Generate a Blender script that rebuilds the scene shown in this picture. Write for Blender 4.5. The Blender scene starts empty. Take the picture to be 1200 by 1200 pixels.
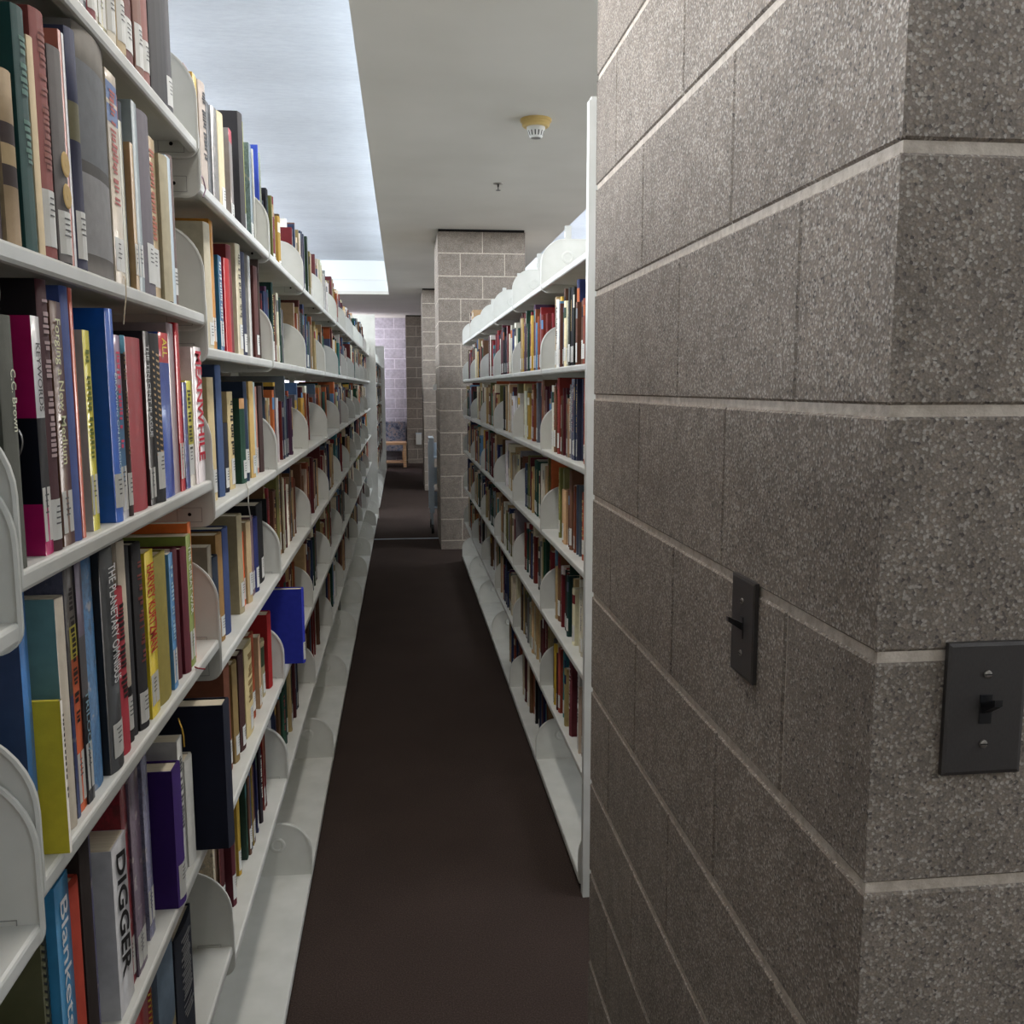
import bpy, math, random
from mathutils import Matrix, Vector
R = random.Random(11)
SC = bpy.context.scene
COL = SC.collection
# ---------------------------------------------------------------- camera
YAW, PITCH, ROLL, CAMH, FPX = .1161, .1323, -.002, 1.5166, 1097.4
cam = bpy.data.cameras.new('camera'); cam.sensor_width = 36; cam.lens = FPX/1200*36; cam.clip_start = .02; cam.clip_end = 100
co = bpy.data.objects.new('camera', cam); COL.objects.link(co)
co.matrix_world = Matrix.Translation((0, 0, CAMH)) @ Matrix.Rotation(-YAW, 4, 'Z') @ Matrix.Rotation(math.pi/2-PITCH, 4, 'X') @ Matrix.Rotation(ROLL, 4, 'Z')
SC.camera = co
def shown(P):   # how large a thing at P looks: used only to choose which books are built one by one
    x, y, z = P[0], P[1], P[2]-CAMH
    X = x*math.cos(YAW)-y*math.sin(YAW); Y = x*math.sin(YAW)+y*math.cos(YAW)
    D = Y*math.cos(PITCH)-z*math.sin(PITCH); U = Y*math.sin(PITCH)+z*math.cos(PITCH)
    D = max(D, .01)
    return 600+FPX*X/D, 600-FPX*U/D
# ---------------------------------------------------------------- colour + materials
def lin(c):
    c /= 255
    return c/12.92 if c <= .04045 else ((c+.055)/1.055)**2.4
def C3(c):
    if isinstance(c, str): c = tuple(int(c[i:i+2], 16) for i in (0, 2, 4))
    return tuple(lin(v) for v in c)
def mat(name, col=None, rough=.6, metal=0, spec=.5):
    m = bpy.data.materials.new(name); m.use_nodes = True
    b = m.node_tree.nodes['Principled BSDF']
    if col is not None: b.inputs['Base Color'].default_value = (*C3(col), 1)
    b.inputs['Roughness'].default_value = rough; b.inputs['Metallic'].default_value = metal
    b.inputs['Specular IOR Level'].default_value = spec
    return m, m.node_tree, b
def noise(nt, scale, detail=2, vec=None, rough=.5):
    n = nt.nodes.new('ShaderNodeTexNoise'); n.inputs['Scale'].default_value = scale; n.inputs['Detail'].default_value = detail
    n.inputs['Roughness'].default_value = rough
    if vec is not None: nt.links.new(vec, n.inputs['Vector'])
    return n
def objcoord(nt, scale=(1, 1, 1)):
    t = nt.nodes.new('ShaderNodeTexCoord'); mp = nt.nodes.new('ShaderNodeMapping'); mp.inputs['Scale'].default_value = scale
    nt.links.new(t.outputs['Object'], mp.inputs['Vector']); return mp.outputs['Vector']
def ramp(nt, fac, stops, const=False):
    r = nt.nodes.new('ShaderNodeValToRGB'); e = r.color_ramp.elements
    if const: r.color_ramp.interpolation = 'CONSTANT'
    while len(e) < len(stops): e.new(.5)
    for i, (p, c) in enumerate(stops):
        e[i].position = p; e[i].color = (*(C3(c) if not isinstance(c, float) else (c, c, c)), 1)
    nt.links.new(fac, r.inputs['Fac']); return r.outputs['Color']
def mix(nt, a, b, fac, mode='MIX'):
    m = nt.nodes.new('ShaderNodeMix'); m.data_type = 'RGBA'; m.blend_type = mode
    for s, v in ((m.inputs['A'], a), (m.inputs['B'], b)):
        if hasattr(v, 'links') or hasattr(v, 'is_linked'): nt.links.new(v, s)
        else: s.default_value = (*v, 1)
    if isinstance(fac, (int, float)): m.inputs['Factor'].default_value = fac
    else: nt.links.new(fac, m.inputs['Factor'])
    return m.outputs['Result']
def bump(nt, b, h, strength=.3, dist=.002):
    n = nt.nodes.new('ShaderNodeBump'); n.inputs['Strength'].default_value = strength; n.inputs['Distance'].default_value = dist
    nt.links.new(h, n.inputs['Height']); nt.links.new(n.outputs['Normal'], b.inputs['Normal'])
M = {}
def cover_mat(name, rough, coat=0):     # book covers: the cover's own colour is stored per face
    m, nt, b = mat(name, None, rough)
    at = nt.nodes.new('ShaderNodeVertexColor'); at.layer_name = 'Col'
    n = noise(nt, 60, 3, objcoord(nt)); v = ramp(nt, n.outputs['Fac'], [(.3, .8), (.7, 1.0)])
    nt.links.new(mix(nt, at.outputs['Color'], v, .8, 'MULTIPLY'), b.inputs['Base Color'])
    n2 = noise(nt, 900, 2, objcoord(nt)); bump(nt, b, n2.outputs['Fac'], .25, .0006)
    b.inputs['Specular IOR Level'].default_value = .28
    b.inputs['Coat Weight'].default_value = coat; b.inputs['Coat Roughness'].default_value = .12
    return m
M['cloth'] = cover_mat('book_cloth', .72)
M['gloss'] = cover_mat('book_jacket', .42, .35)
def mottled():
    m, nt, b = mat('book_picture_cover', None, .45)
    at = nt.nodes.new('ShaderNodeVertexColor'); at.layer_name = 'Col'
    n = noise(nt, 55, 5, objcoord(nt, (1, 1, .6)), .65); v = ramp(nt, n.outputs['Fac'], [(.36, .15), (.47, .9), (.55, .45), (.62, 1.0)])
    c = mix(nt, at.outputs['Color'], v, .75, 'MULTIPLY')
    n2 = noise(nt, 38, 3, objcoord(nt)); c2 = ramp(nt, n2.outputs['Fac'], [(.6, .0), (.66, .6)])
    nt.links.new(mix(nt, c, (.35, .32, .30), c2), b.inputs['Base Color'])
    b.inputs['Coat Weight'].default_value = .3
    return m
M['mottle'] = mottled()
m, nt, b = mat('book_paper', None, .85)
v = objcoord(nt, (1, 900, 1)); n = noise(nt, 1.0, 2, v)
nt.links.new(ramp(nt, n.outputs['Fac'], [(.3, (176, 164, 138)), (.7, (214, 204, 182))]), b.inputs['Base Color']); M['paper'] = m
M['sticker'] = mat('paper_label', (222, 222, 216), .5)[0]
M['ink'] = mat('label_ink', (92, 92, 92), .7)[0]
m, nt, b = mat('white_enamel', None, .42)
n = noise(nt, 9, 4, objcoord(nt)); nt.links.new(ramp(nt, n.outputs['Fac'], [(.3, (196, 197, 190)), (.7, (212, 212, 206))]), b.inputs['Base Color'])
n2 = noise(nt, 500, 2, objcoord(nt)); bump(nt, b, n2.outputs['Fac'], .08, .0004)
M['enamel'] = m
M['hole'] = mat('dark_hole', (12, 12, 12), .9)[0]
def block_mat(name, base, dark, light, warm):
    m, nt, b = mat(name, None, .88, 0, .25)
    v = objcoord(nt)
    big = noise(nt, 2.3, 3, v); mid = noise(nt, 22, 4, v, .6)
    vo = nt.nodes.new('ShaderNodeTexVoronoi'); vo.inputs['Scale'].default_value = 400; nt.links.new(v, vo.inputs['Vector'])
    sep = nt.nodes.new('ShaderNodeSeparateColor'); nt.links.new(vo.outputs['Color'], sep.inputs['Color'])
    c = ramp(nt, sep.outputs['Red'], [(0, dark), (.12, base), (.5, base), (.72, warm), (.93, light), (1, light)])
    edge = ramp(nt, vo.outputs['Distance'], [(.35, 1.0), (.8, .78)])
    c = mix(nt, c, edge, 1, 'MULTIPLY')
    c = mix(nt, c, ramp(nt, mid.outputs['Fac'], [(.35, .78), (.65, 1.0)]), 1, 'MULTIPLY')
    c = mix(nt, c, ramp(nt, big.outputs['Fac'], [(.3, .82), (.7, 1.0)]), 1, 'MULTIPLY')
    fine = noise(nt, 480, 3, v, .7)
    c = mix(nt, c, ramp(nt, fine.outputs['Fac'], [(.36, .68), (.6, 1.0)]), .7, 'MULTIPLY')
    nt.links.new(c, b.inputs['Base Color'])
    bump(nt, b, mix(nt, fine.outputs['Color'], vo.outputs['Distance'], .4), .4, .0016)
    return m
M['block'] = block_mat('ground_face_block', (152, 141, 130), (106, 100, 95), (196, 187, 175), (163, 149, 133))
M['lilac'] = block_mat('lilac_block', (218, 212, 226), (212, 206, 220), (226, 222, 232), (218, 212, 224))  # pale lilac block tones for the far wall
def mortar_mat(name, a, c):
    m, nt, b = mat(name, None, .9, 0, .2)
    n = noise(nt, 70, 4, objcoord(nt), .6); nt.links.new(ramp(nt, n.outputs['Fac'], [(.3, a), (.65, c)]), b.inputs['Base Color'])
    n2 = noise(nt, 400, 2, objcoord(nt)); bump(nt, b, n2.outputs['Fac'], .4, .001); return m
M['mortar'] = mortar_mat('mortar', (168, 156, 142), (205, 194, 180))
M['mortar_lilac'] = mortar_mat('lilac_mortar', (232, 228, 238), (240, 236, 244))
m, nt, b = mat('brown_carpet', None, .95, 0, .1)
v = objcoord(nt); n = noise(nt, 260, 3, v, .7); n1 = noise(nt, 3, 3, v)
c = ramp(nt, n.outputs['Fac'], [(.3, (48, 40, 36)), (.5, (66, 55, 50)), (.72, (90, 76, 69))])
nt.links.new(mix(nt, c, ramp(nt, n1.outputs['Fac'], [(.3, .85), (.7, 1.0)]), 1, 'MULTIPLY'), b.inputs['Base Color'])
bump(nt, b, n.outputs['Fac'], .8, .004); M['carpet'] = m
m, nt, b = mat('painted_ceiling', None, .9, 0, .2)
n = noise(nt, 1.2, 3, objcoord(nt)); nt.links.new(ramp(nt, n.outputs['Fac'], [(.3, (206, 203, 194)), (.7, (216, 213, 205))]), b.inputs['Base Color'])
n2 = noise(nt, 160, 2, objcoord(nt)); bump(nt, b, n2.outputs['Fac'], .1, .001); M['ceiling'] = m
m, nt, b = mat('skylight_plaster', None, .85, 0, .2)
v = objcoord(nt, (1, 3, 1)); n = noise(nt, 9, 6, v, .75); n2 = noise(nt, 1.3, 3, objcoord(nt, (.5, 1.4, 1)))
c = ramp(nt, n.outputs['Fac'], [(.25, (212, 217, 226)), (.6, (226, 231, 238))])
nt.links.new(mix(nt, c, ramp(nt, n2.outputs['Fac'], [(.35, .9), (.65, 1.0)]), 1, 'MULTIPLY'), b.inputs['Base Color'])
bump(nt, b, n.outputs['Fac'], .35, .01); M['plaster'] = m
M['white'] = mat('white_paint', (226, 228, 226), .8)[0]
m, nt, b = mat('bronze_plate', None, .42, .55)
n = noise(nt, 900, 2, objcoord(nt, (1, 1, .3))); nt.links.new(ramp(nt, n.outputs['Fac'], [(.3, (72, 69, 68)), (.7, (78, 75, 73))]), b.inputs['Base Color']); M['bronze'] = m
M['black'] = mat('black_plastic', (22, 22, 24), .3)[0]
M['screw'] = mat('screw_metal', (150, 146, 140), .35, .9)[0]
M['beige'] = mat('aged_beige_plastic', (206, 178, 112), .5)[0]
M['plastic'] = mat('white_plastic', (214, 214, 208), .4)[0]
M['wood'] = mat('oak_wood', (190, 150, 110), .5)[0]
nt = M['wood'].node_tree; b = nt.nodes['Principled BSDF']; n = noise(nt, 6, 4, objcoord(nt, (1, 8, 8)))
nt.links.new(ramp(nt, n.outputs['Fac'], [(.3, (176, 132, 92)), (.7, (214, 174, 134))]), b.inputs['Base Color'])
m, nt, b = mat('speckled_upholstery', None, .9); n = noise(nt, 16, 4, objcoord(nt), .7)
nt.links.new(ramp(nt, n.outputs['Fac'], [(.35, (66, 74, 98)), (.48, (132, 138, 156)), (.58, (176, 160, 156)), (.68, (92, 102, 124))]), b.inputs['Base Color']); M['fabric'] = m
M['steel'] = mat('pale_blue_enamel', (190, 202, 212), .4)[0]
M['rubber'] = mat('black_rubber', (16, 16, 16), .6)[0]
def flat(name, col, rough=.6): return mat(name, col, rough)[0]
# ---------------------------------------------------------------- mesh helper
class MB:
    def __init__(s): s.v = []; s.f = []; s.m = []; s.c = []; s.mats = []; s.sm = []
    def mi(s, m):
        if m not in s.mats: s.mats.append(m)
        return s.mats.index(m)
    def face(s, pts, m, col=(.5, .5, .5), smooth=False):
        i = len(s.v); s.v += [tuple(p) for p in pts]; s.f.append(tuple(range(i, i+len(pts)))); s.m.append(s.mi(m)); s.c.append(col); s.sm.append(smooth)
    def box(s, a, b, m, col=(.5, .5, .5), skip=''):
        x0, y0, z0 = a; x1, y1, z1 = b
        F = {'b': [(x0, y0, z0), (x0, y1, z0), (x1, y1, z0), (x1, y0, z0)], 't': [(x0, y0, z1), (x1, y0, z1), (x1, y1, z1), (x0, y1, z1)],
             '-y': [(x0, y0, z0), (x1, y0, z0), (x1, y0, z1), (x0, y0, z1)], '+y': [(x0, y1, z0), (x0, y1, z1), (x1, y1, z1), (x1, y1, z0)],
             '-x': [(x0, y0, z0), (x0, y0, z1), (x0, y1, z1), (x0, y1, z0)], '+x': [(x1, y0, z0), (x1, y1, z0), (x1, y1, z1), (x1, y0, z1)]}
        for k, q in F.items():
            if k not in skip.split(): s.face(q, m, col)
    def mesh(s, name, weld=False):
        me = bpy.data.meshes.new(name); me.from_pydata(s.v, [], s.f)
        for m in s.mats: me.materials.append(m)
        me.polygons.foreach_set('material_index', s.m); me.polygons.foreach_set('use_smooth', s.sm)
        ca = me.color_attributes.new('Col', 'FLOAT_COLOR', 'CORNER'); buf = []
        for f, c in zip(s.f, s.c): buf += [*c, 1]*len(f)
        ca.data.foreach_set('color', buf)
        if weld:
            import bmesh
            bm = bmesh.new(); bm.from_mesh(me); bmesh.ops.remove_doubles(bm, verts=bm.verts, dist=1e-5); bm.to_mesh(me); bm.free()
        me.update(); return me
    def link(s, name, parent=None, loc=(0, 0, 0), rz=0, weld=False):
        return link(s.mesh(name, weld), name, parent, loc, rz)
def link(me, name, parent=None, loc=(0, 0, 0), rz=0):
    o = bpy.data.objects.new(name, me); COL.objects.link(o); o.location = loc; o.rotation_euler = (0, 0, rz)
    if parent: o.parent = parent
    return o
def thing(name, label, cat, loc=(0, 0, 0), rz=0, group=None, obj=None):
    o = obj or bpy.data.objects.new(name, None)
    if obj is None: COL.objects.link(o); o.empty_display_size = .05; o.location = loc; o.rotation_euler = (0, 0, rz)
    o['label'] = label; o['category'] = cat
    if group: o['group'] = group
    return o
def structure(o): o['kind'] = 'structure'; return o
def lathe(prof, m, n=28, cx=0, cy=0, cz=0, mb=None, smooth=True, axis='z'):
    mb = mb or MB()
    for i in range(n):
        a, a2 = 2*math.pi*i/n, 2*math.pi*(i+1)/n
        for (r0, z0), (r1, z1) in zip(prof, prof[1:]):
            q = [(r0*math.cos(a), r0*math.sin(a), z0), (r0*math.cos(a2), r0*math.sin(a2), z0), (r1*math.cos(a2), r1*math.sin(a2), z1), (r1*math.cos(a), r1*math.sin(a), z1)]
            if r0 < 1e-6: q = q[1:]
            elif r1 < 1e-6: q = q[:3]
            if axis == 'y': q = [(x, z, -y) for x, y, z in q]
            if axis == 'x': q = [(z, y, -x) for x, y, z in q]
            mb.face([(x+cx, y+cy, z+cz) for x, y, z in q], m, smooth=smooth)
    return mb
def tube(pts, r, m, n=8, mb=None):
    mb = mb or MB(); rings = []
    for i, p in enumerate(pts):
        p = Vector(p); d = (Vector(pts[min(i+1, len(pts)-1)])-Vector(pts[max(i-1, 0)])).normalized()
        u = d.orthogonal().normalized(); w = d.cross(u)
        if rings:
            u = (uu - d*uu.dot(d)).normalized(); w = d.cross(u)
        uu = u
        rings.append([p+(u*math.cos(2*math.pi*k/n)+w*math.sin(2*math.pi*k/n))*r for k in range(n)])
    for a, b in zip(rings, rings[1:]):
        for k in range(n): mb.face([a[k], a[(k+1) % n], b[(k+1) % n], b[k]], m, smooth=True)
    mb.face(rings[0][::-1], m); mb.face(rings[-1], m)
    return mb
# ---------------------------------------------------------------- room shell
CZ = 2.938
X0, X1, Y0, Y1 = -4.2, 4.6, -3.2, 19.75
mb = MB(); mb.box((X0, Y0, -.1), (X1, Y1+.6, 0), M['carpet']); structure(mb.link('floor'))
SKY = [(-2.6, -.17, -2.2, 14.85), (1.5, 3.3, -2.2, 14.2)]
mb = MB()
xs = [X0, SKY[0][0], SKY[0][1], SKY[1][0], SKY[1][1], X1]
for i in range(5):
    if i in (1, 3):
        s = SKY[i//2]; mb.box((s[0], Y0, CZ), (s[1], s[2], CZ+.05), M['ceiling']); mb.box((s[0], s[3], CZ), (s[1], Y1+.6, CZ+.05), M['ceiling'])
    else: mb.box((xs[i], Y0, CZ), (xs[i+1], Y1+.6, CZ+.05), M['ceiling'])
structure(mb.link('ceiling'))
for k, (a, b_, c, d) in enumerate(SKY):      # daylight wells let into the ceiling
    mb = MB(); h = CZ+.5
    mb.box((a-.05, c-.05, h), (b_+.05, d+.05, h+.05), M['plaster'])
    z0 = CZ+.05
    mb.box((a-.05, c-.05, z0), (a, d+.05, h), M['white']); mb.box((b_, c-.05, z0), (b_+.05, d+.05, h), M['white'])
    mb.box((a, d, z0), (b_, d+.05, h), M['white']); mb.box((a, c-.05, z0), (b_, c, h), M['white'])
    mb.box((a, d-.018, CZ+.215), (b_, d, h), M['white'])
    structure(mb.link('ceiling_trim_%d' % (k+1)))
for n, p in (('wall_left', ((X0-.1, Y0, 0), (X0, Y1, CZ))), ('wall_right', ((X1, Y0, 0), (X1+.1, Y1, CZ))), ('wall_back', ((X0, Y0-.1, 0), (X1, Y0, CZ)))):
    mb = MB(); mb.box(*p, M['ceiling']); structure(mb.link(n))

ZJ = 1.4972
def blocks(name, x0, x1, y0, y1, bm, mm, ztop=CZ-.022, jodd=None, jev=None, faces='+x -x +y -y', joint=.0095, zoff=0, dep=.0025, seed=1):
    """a block pier: mortar core with every course of blocks standing just proud of it"""
    rr = random.Random(seed)
    mb = MB(); core = dep
    mb.box((x0+core, y0+core, 0), (x1-core, y1-core, ztop), mm)
    zs = [ZJ+zoff+.2032*k for k in range(-8, 9)]; zs = [0]+[z for z in zs if .01 < z < ztop-.02]+[ztop]
    def splits(a, b, row, given):
        if given: return [a]+[g for g in given[row % 2] if a < g < b]+[b]
        g = [a]; q = a+(.2032 if row % 2 else .4064)
        while q < b-.05: g.append(q); q += .4064
        return g+[b]
    for r, (za, zb) in enumerate(zip(zs, zs[1:])):
        z0 = za+(joint/2 if r else 0); z1 = zb-(joint/2 if r < len(zs)-2 else 0)
        ch = .0025; vj = .0017 if name == 'wall_pier' else .0045
        def slab(p0, p1, w, fix, out):   # one block face, bevelled edges
            for (a, b) in zip(w, w[1:]):
                a2 = a+(vj if a > w[0] else 0); b2 = b-(vj if b < w[-1] else 0)
                d = core
                def P(u, z, o):
                    off = fix+out*o
                    return (off, u, z) if p0 == 'x' else (u, off, z)
                o0 = -d; o1 = rr.uniform(-.0006, .0004)
                ea = ch if a > w[0] else 0; eb = ch if b < w[-1] else 0
                A = [P(a2, z0, o0), P(b2, z0, o0), P(b2, z1, o0), P(a2, z1, o0)]
                B = [P(a2+ea, z0+ch, o1), P(b2-eb, z0+ch, o1), P(b2-eb, z1-ch, o1), P(a2+ea, z1-ch, o1)]
                fs = [B]+[[A[i], A[(i+1) % 4], B[(i+1) % 4], B[i]] for i in range(4)]
                for q in fs: mb.face(q, bm)
        if '-x' in faces.split(): slab('x', 0, splits(y0, y1, r, (jodd, jev) if jodd else None), x0, -1)
        if '+x' in faces.split(): slab('x', 0, splits(y0, y1, r+1, None), x1, 1)
        if '-y' in faces.split(): slab('y', 0, splits(x0, x1, r, None), y0, -1)
        if '+y' in faces.split(): slab('y', 0, splits(x0, x1, r+1, None), y1, 1)
    return mb, ztop
def pier(name, *a, **k):
    mb, zt = blocks(name, *a, **k)
    x0, x1, y0, y1 = a[:4]
    mb.box((x0+.006, y0+.006, zt), (x1-.006, y1-.006, CZ), M['hole'])
    return structure(mb.link(name))
pier('wall_pier', .385, 1.19, .7105, 1.8697, M['block'], M['mortar'], jodd=[.893, 1.293, 1.70], jev=[1.091, 1.503])
pier('column_1', .347, 1.145, 8.74, 9.65, M['block'], M['mortar'], jodd=[9.2], jev=[9.0, 9.4], seed=2, zoff=.01)
pier('column_2', .318, 1.12, 13.9, 14.8, M['block'], M['mortar'], seed=3, zoff=.01)
pier('column_3', .10, 1.2, 19.0, 19.7, M['block'], M['mortar'], seed=4, zoff=.01)
mb, _ = blocks('w', X0, X1, Y1, Y1+.2, M['lilac'], M['mortar_lilac'], faces='-y', ztop=CZ); structure(mb.link('wall_far'))
mb = MB(); mb.box((-.3, 9.40, 0), (.42, 9.43, .004), M['steel']); structure(mb.link('floor_trim_1'))

# ---------------------------------------------------------------- shelving
XU, XB = -.36, -.298
STD = [.05, .358, .667, .982, 1.285, 1.593, 1.893]
STR = [.048, .351, .660, .974, 1.283, 1.584, 1.898]
LVA = [.05, .395, .71, 1.034, 1.344, 1.653, 1.96]
DEP = .235
BAY = .9144
def shelf_mesh(dep, L, th=.021):
    """local: front lip at x=0, runs along +y, top at z=0; folded sheet steel, hollow below, rolled front"""
    mb = MB(); e = M['enamel']
    mb.box((-dep, 0, -.002), (-.004, L, 0), e)
    prof = [(-.004, 0), (-.0012, -.0012), (0, -.004), (0, -th+.005), (-.0018, -th+.0012), (-.005, -th), (-.014, -th), (-.014, -th+.002), (-.005, -th+.002)]
    for a, b in zip(prof, prof[1:]): mb.face([(a[0], 0, a[1]), (b[0], 0, b[1]), (b[0], L, b[1]), (a[0], L, a[1])], e, smooth=True)
    mb.face([(p[0], 0, p[1]) for p in prof], e); mb.face([(p[0], L, p[1]) for p in prof][::-1], e)
    mb.box((-dep, 0, -th), (-dep+.002, L, -.002), e)
    return mb.mesh('shelf')
GREY = flat('stamped_line', (138, 138, 134))
def bracket_mesh(dep, below=.032, above=.165, rad=.092):
    """end bracket: flat plate in the x-z plane with rounded front corners, rolled rim, embossed disc and a latch hole"""
    e = M['enamel']; mb = MB(); f = .003; pts = []
    pts.append((-dep, -below)); rb = .026
    for i in range(7):
        a = -math.pi/2+math.pi/2*i/6; pts.append((f-rb+rb*math.cos(a), -below+rb+rb*math.sin(a)))
    for i in range(11):
        a = math.pi/2*i/10; pts.append((f-rad+rad*math.cos(a), above-rad+rad*math.sin(a)))
    pts.append((-dep, above))
    t = .0015
    mb.face([(x, -t, z) for x, z in pts], e); mb.face([(x, t, z) for x, z in pts][::-1], e)
    inn = []
    for i, (x, z) in enumerate(pts):
        a = pts[max(i-1, 0)]; b = pts[min(i+1, len(pts)-1)]; d = Vector((b[0]-a[0], b[1]-a[1])).normalized()
        inn.append((x-d.y*.0035, z+d.x*.0035))
    w = .0032
    for i in range(len(pts)-1):
        p, q, ip, iq = pts[i], pts[i+1], inn[i], inn[i+1]
        P = lambda a, y: (a[0], y, a[1])
        mb.face([P(p, -w*.7), P(q, -w*.7), P(q, w*.7), P(p, w*.7)][::-1], e, smooth=True)
        for s in (-1, 1):
            mb.face([P(p, s*w*.7), P(q, s*w*.7), P(iq, s*w), P(ip, s*w)], e, smooth=True)
            mb.face([P(ip, s*w), P(iq, s*w), P(iq, s*t), P(ip, s*t)], e, smooth=True)
    for s in (-1, 1):
        lathe([(.024, s*t), (.021, s*(t+.0022)), (.016, s*(t+.0026)), (.013, s*(t+.0006)), (0, s*(t+.0004))], e, 24, -.098, 0, .098, mb, axis='y')
    if dep < .24:
        for s in (-1,):
            y = s*(t+.0008)
            for a, b in (((-.068, -.022), (-.022, -.0212)), ((-.068, .0052), (-.022, .006)), ((-.068, -.022), (-.0672, .006)), ((-.0228, -.022), (-.022, .006))):
                mb.box((a[0], min(y, s*t), a[1]), (b[0], max(y, s*t), b[1]), GREY)
            lathe([(.0035, y), (0, y)], M['hole'], 12, -.045, 0, -.007, mb, axis='y')
    return mb.mesh('bracket')
SH, SHB = shelf_mesh(DEP, BAY-.010), shelf_mesh(DEP+.06, BAY-.010, .026)
BR, BRB = bracket_mesh(DEP), bracket_mesh(DEP+.06, .03)
ORD = 'first second third fourth fifth sixth seventh eighth ninth tenth eleventh twelfth'.split()
def upright(xc, z1):
    mb = MB(); mb.box((-.014, -.013, 0), (.014, .013, z1), M['enamel'])
    for s in (1, -1):
        for i in range(int(z1/.0508)): mb.box((min(s*.014, s*.0146), -.003, .05+i*.0508), (max(s*.014, s*.0146), .003, .075+i*.0508), M['hole'])
    return mb.mesh('upright')
UPM = upright(0, 2.26)
def bay(label, y0, lv, side, group, first=False, xu=.36, xb=.298, only=False):
    """one double-faced bay; side -1: the range left of the aisle (front faces +x), +1: right of it"""
    root = thing('shelving_bay', label, 'shelving', (0, y0, 0), 0, group)
    rz = 0 if side < 0 else math.pi
    def place(me, nm, x, y, z, par): 
        o = link(me, nm, par, (x, y if side < 0 else y+BAY, z), rz); return o
    for k, z in enumerate(lv):
        fx = (xb if k == 0 else xu)*side
        s = link(SHB if k == 0 else SH, 'base_shelf' if k == 0 else 'shelf', root, (fx, .005 if side < 0 else BAY-.005, z), rz)
        for q in (.0037, BAY-.0037):   # its two end brackets
            link(BRB if k == 0 else BR, 'bracket', s, (0, q-.005, 0))
        back = (xu+2*DEP+.045)*side
        o = link(SH, 'rear_shelf', root, (back, BAY-.005 if side < 0 else .005, z), math.pi-rz)
    mb = MB(); a, b_ = sorted((side*(xb+.02), side*(xu+2*DEP+.02))); mb.box((a, .01, 0), (b_, BAY-.01, .02), M['hole']); mb.link('kick_base', root)
    cx = side*(xu+DEP+.0225)
    link(UPM, 'upright', root, (cx, BAY-.015, 0))
    if first: link(UPM, 'upright', root, (cx, .015, 0))
    return root
def end_panel(root, y, side, xf, z1, xr=None):
    a, b_ = sorted((side*xf, side*(xr or .86))); mb = MB(); e = M['enamel']; r = .012
    ym, yM = y, y+.03
    mb.box((a, ym, 0), (b_, yM, z1-.01), e); mb.box((a+.006, ym+.004, z1-.01), (b_-.006, yM-.004, z1), e)
    f = a if side > 0 else b_
    return mb.link('end_panel', root)
YL0 = 2.7385-3*BAY
lvZ = [z+.014 if i else z for i, z in enumerate(STD)]
LB = []
for i in range(9+3):
    lv = lvZ if i == 0 else LVA if i == 1 else STD
    lab = ['white steel shelving bay nearest the photographer, its shelf ends bare', 'white steel shelving bay facing the switch, crammed with colourful books'][i] if i < 2 else \
        'white steel shelving bay, %s in the long range from the photographer' % ORD[i]
    LB.append(bay(lab, YL0+i*BAY, lv, -1, 'bays of the long shelving range', i == 0))
end_panel(LB[-1], BAY, -1, .29, 2.34, .86)
YR0 = 3.5374-BAY
RB = []
for i in range(6):
    lab = 'white steel shelving bay, %s past the block pier' % ORD[i]
    RB.append(bay(lab, YR0+i*BAY, STR, 1, 'bays of the short shelving range', i == 0, .525, .508))
end_panel(RB[0], -.034, 1, .513, 2.29, 1.06)
FB = []
for i in range(6):
    FB.append(bay('white steel shelving bay, %s of the far range past the tall end panel' % ORD[i], 11.75+i*BAY, STD, -1, 'bays of the far shelving range', i == 0))
end_panel(FB[-1], BAY, -1, .30, 2.26, .86)
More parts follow.
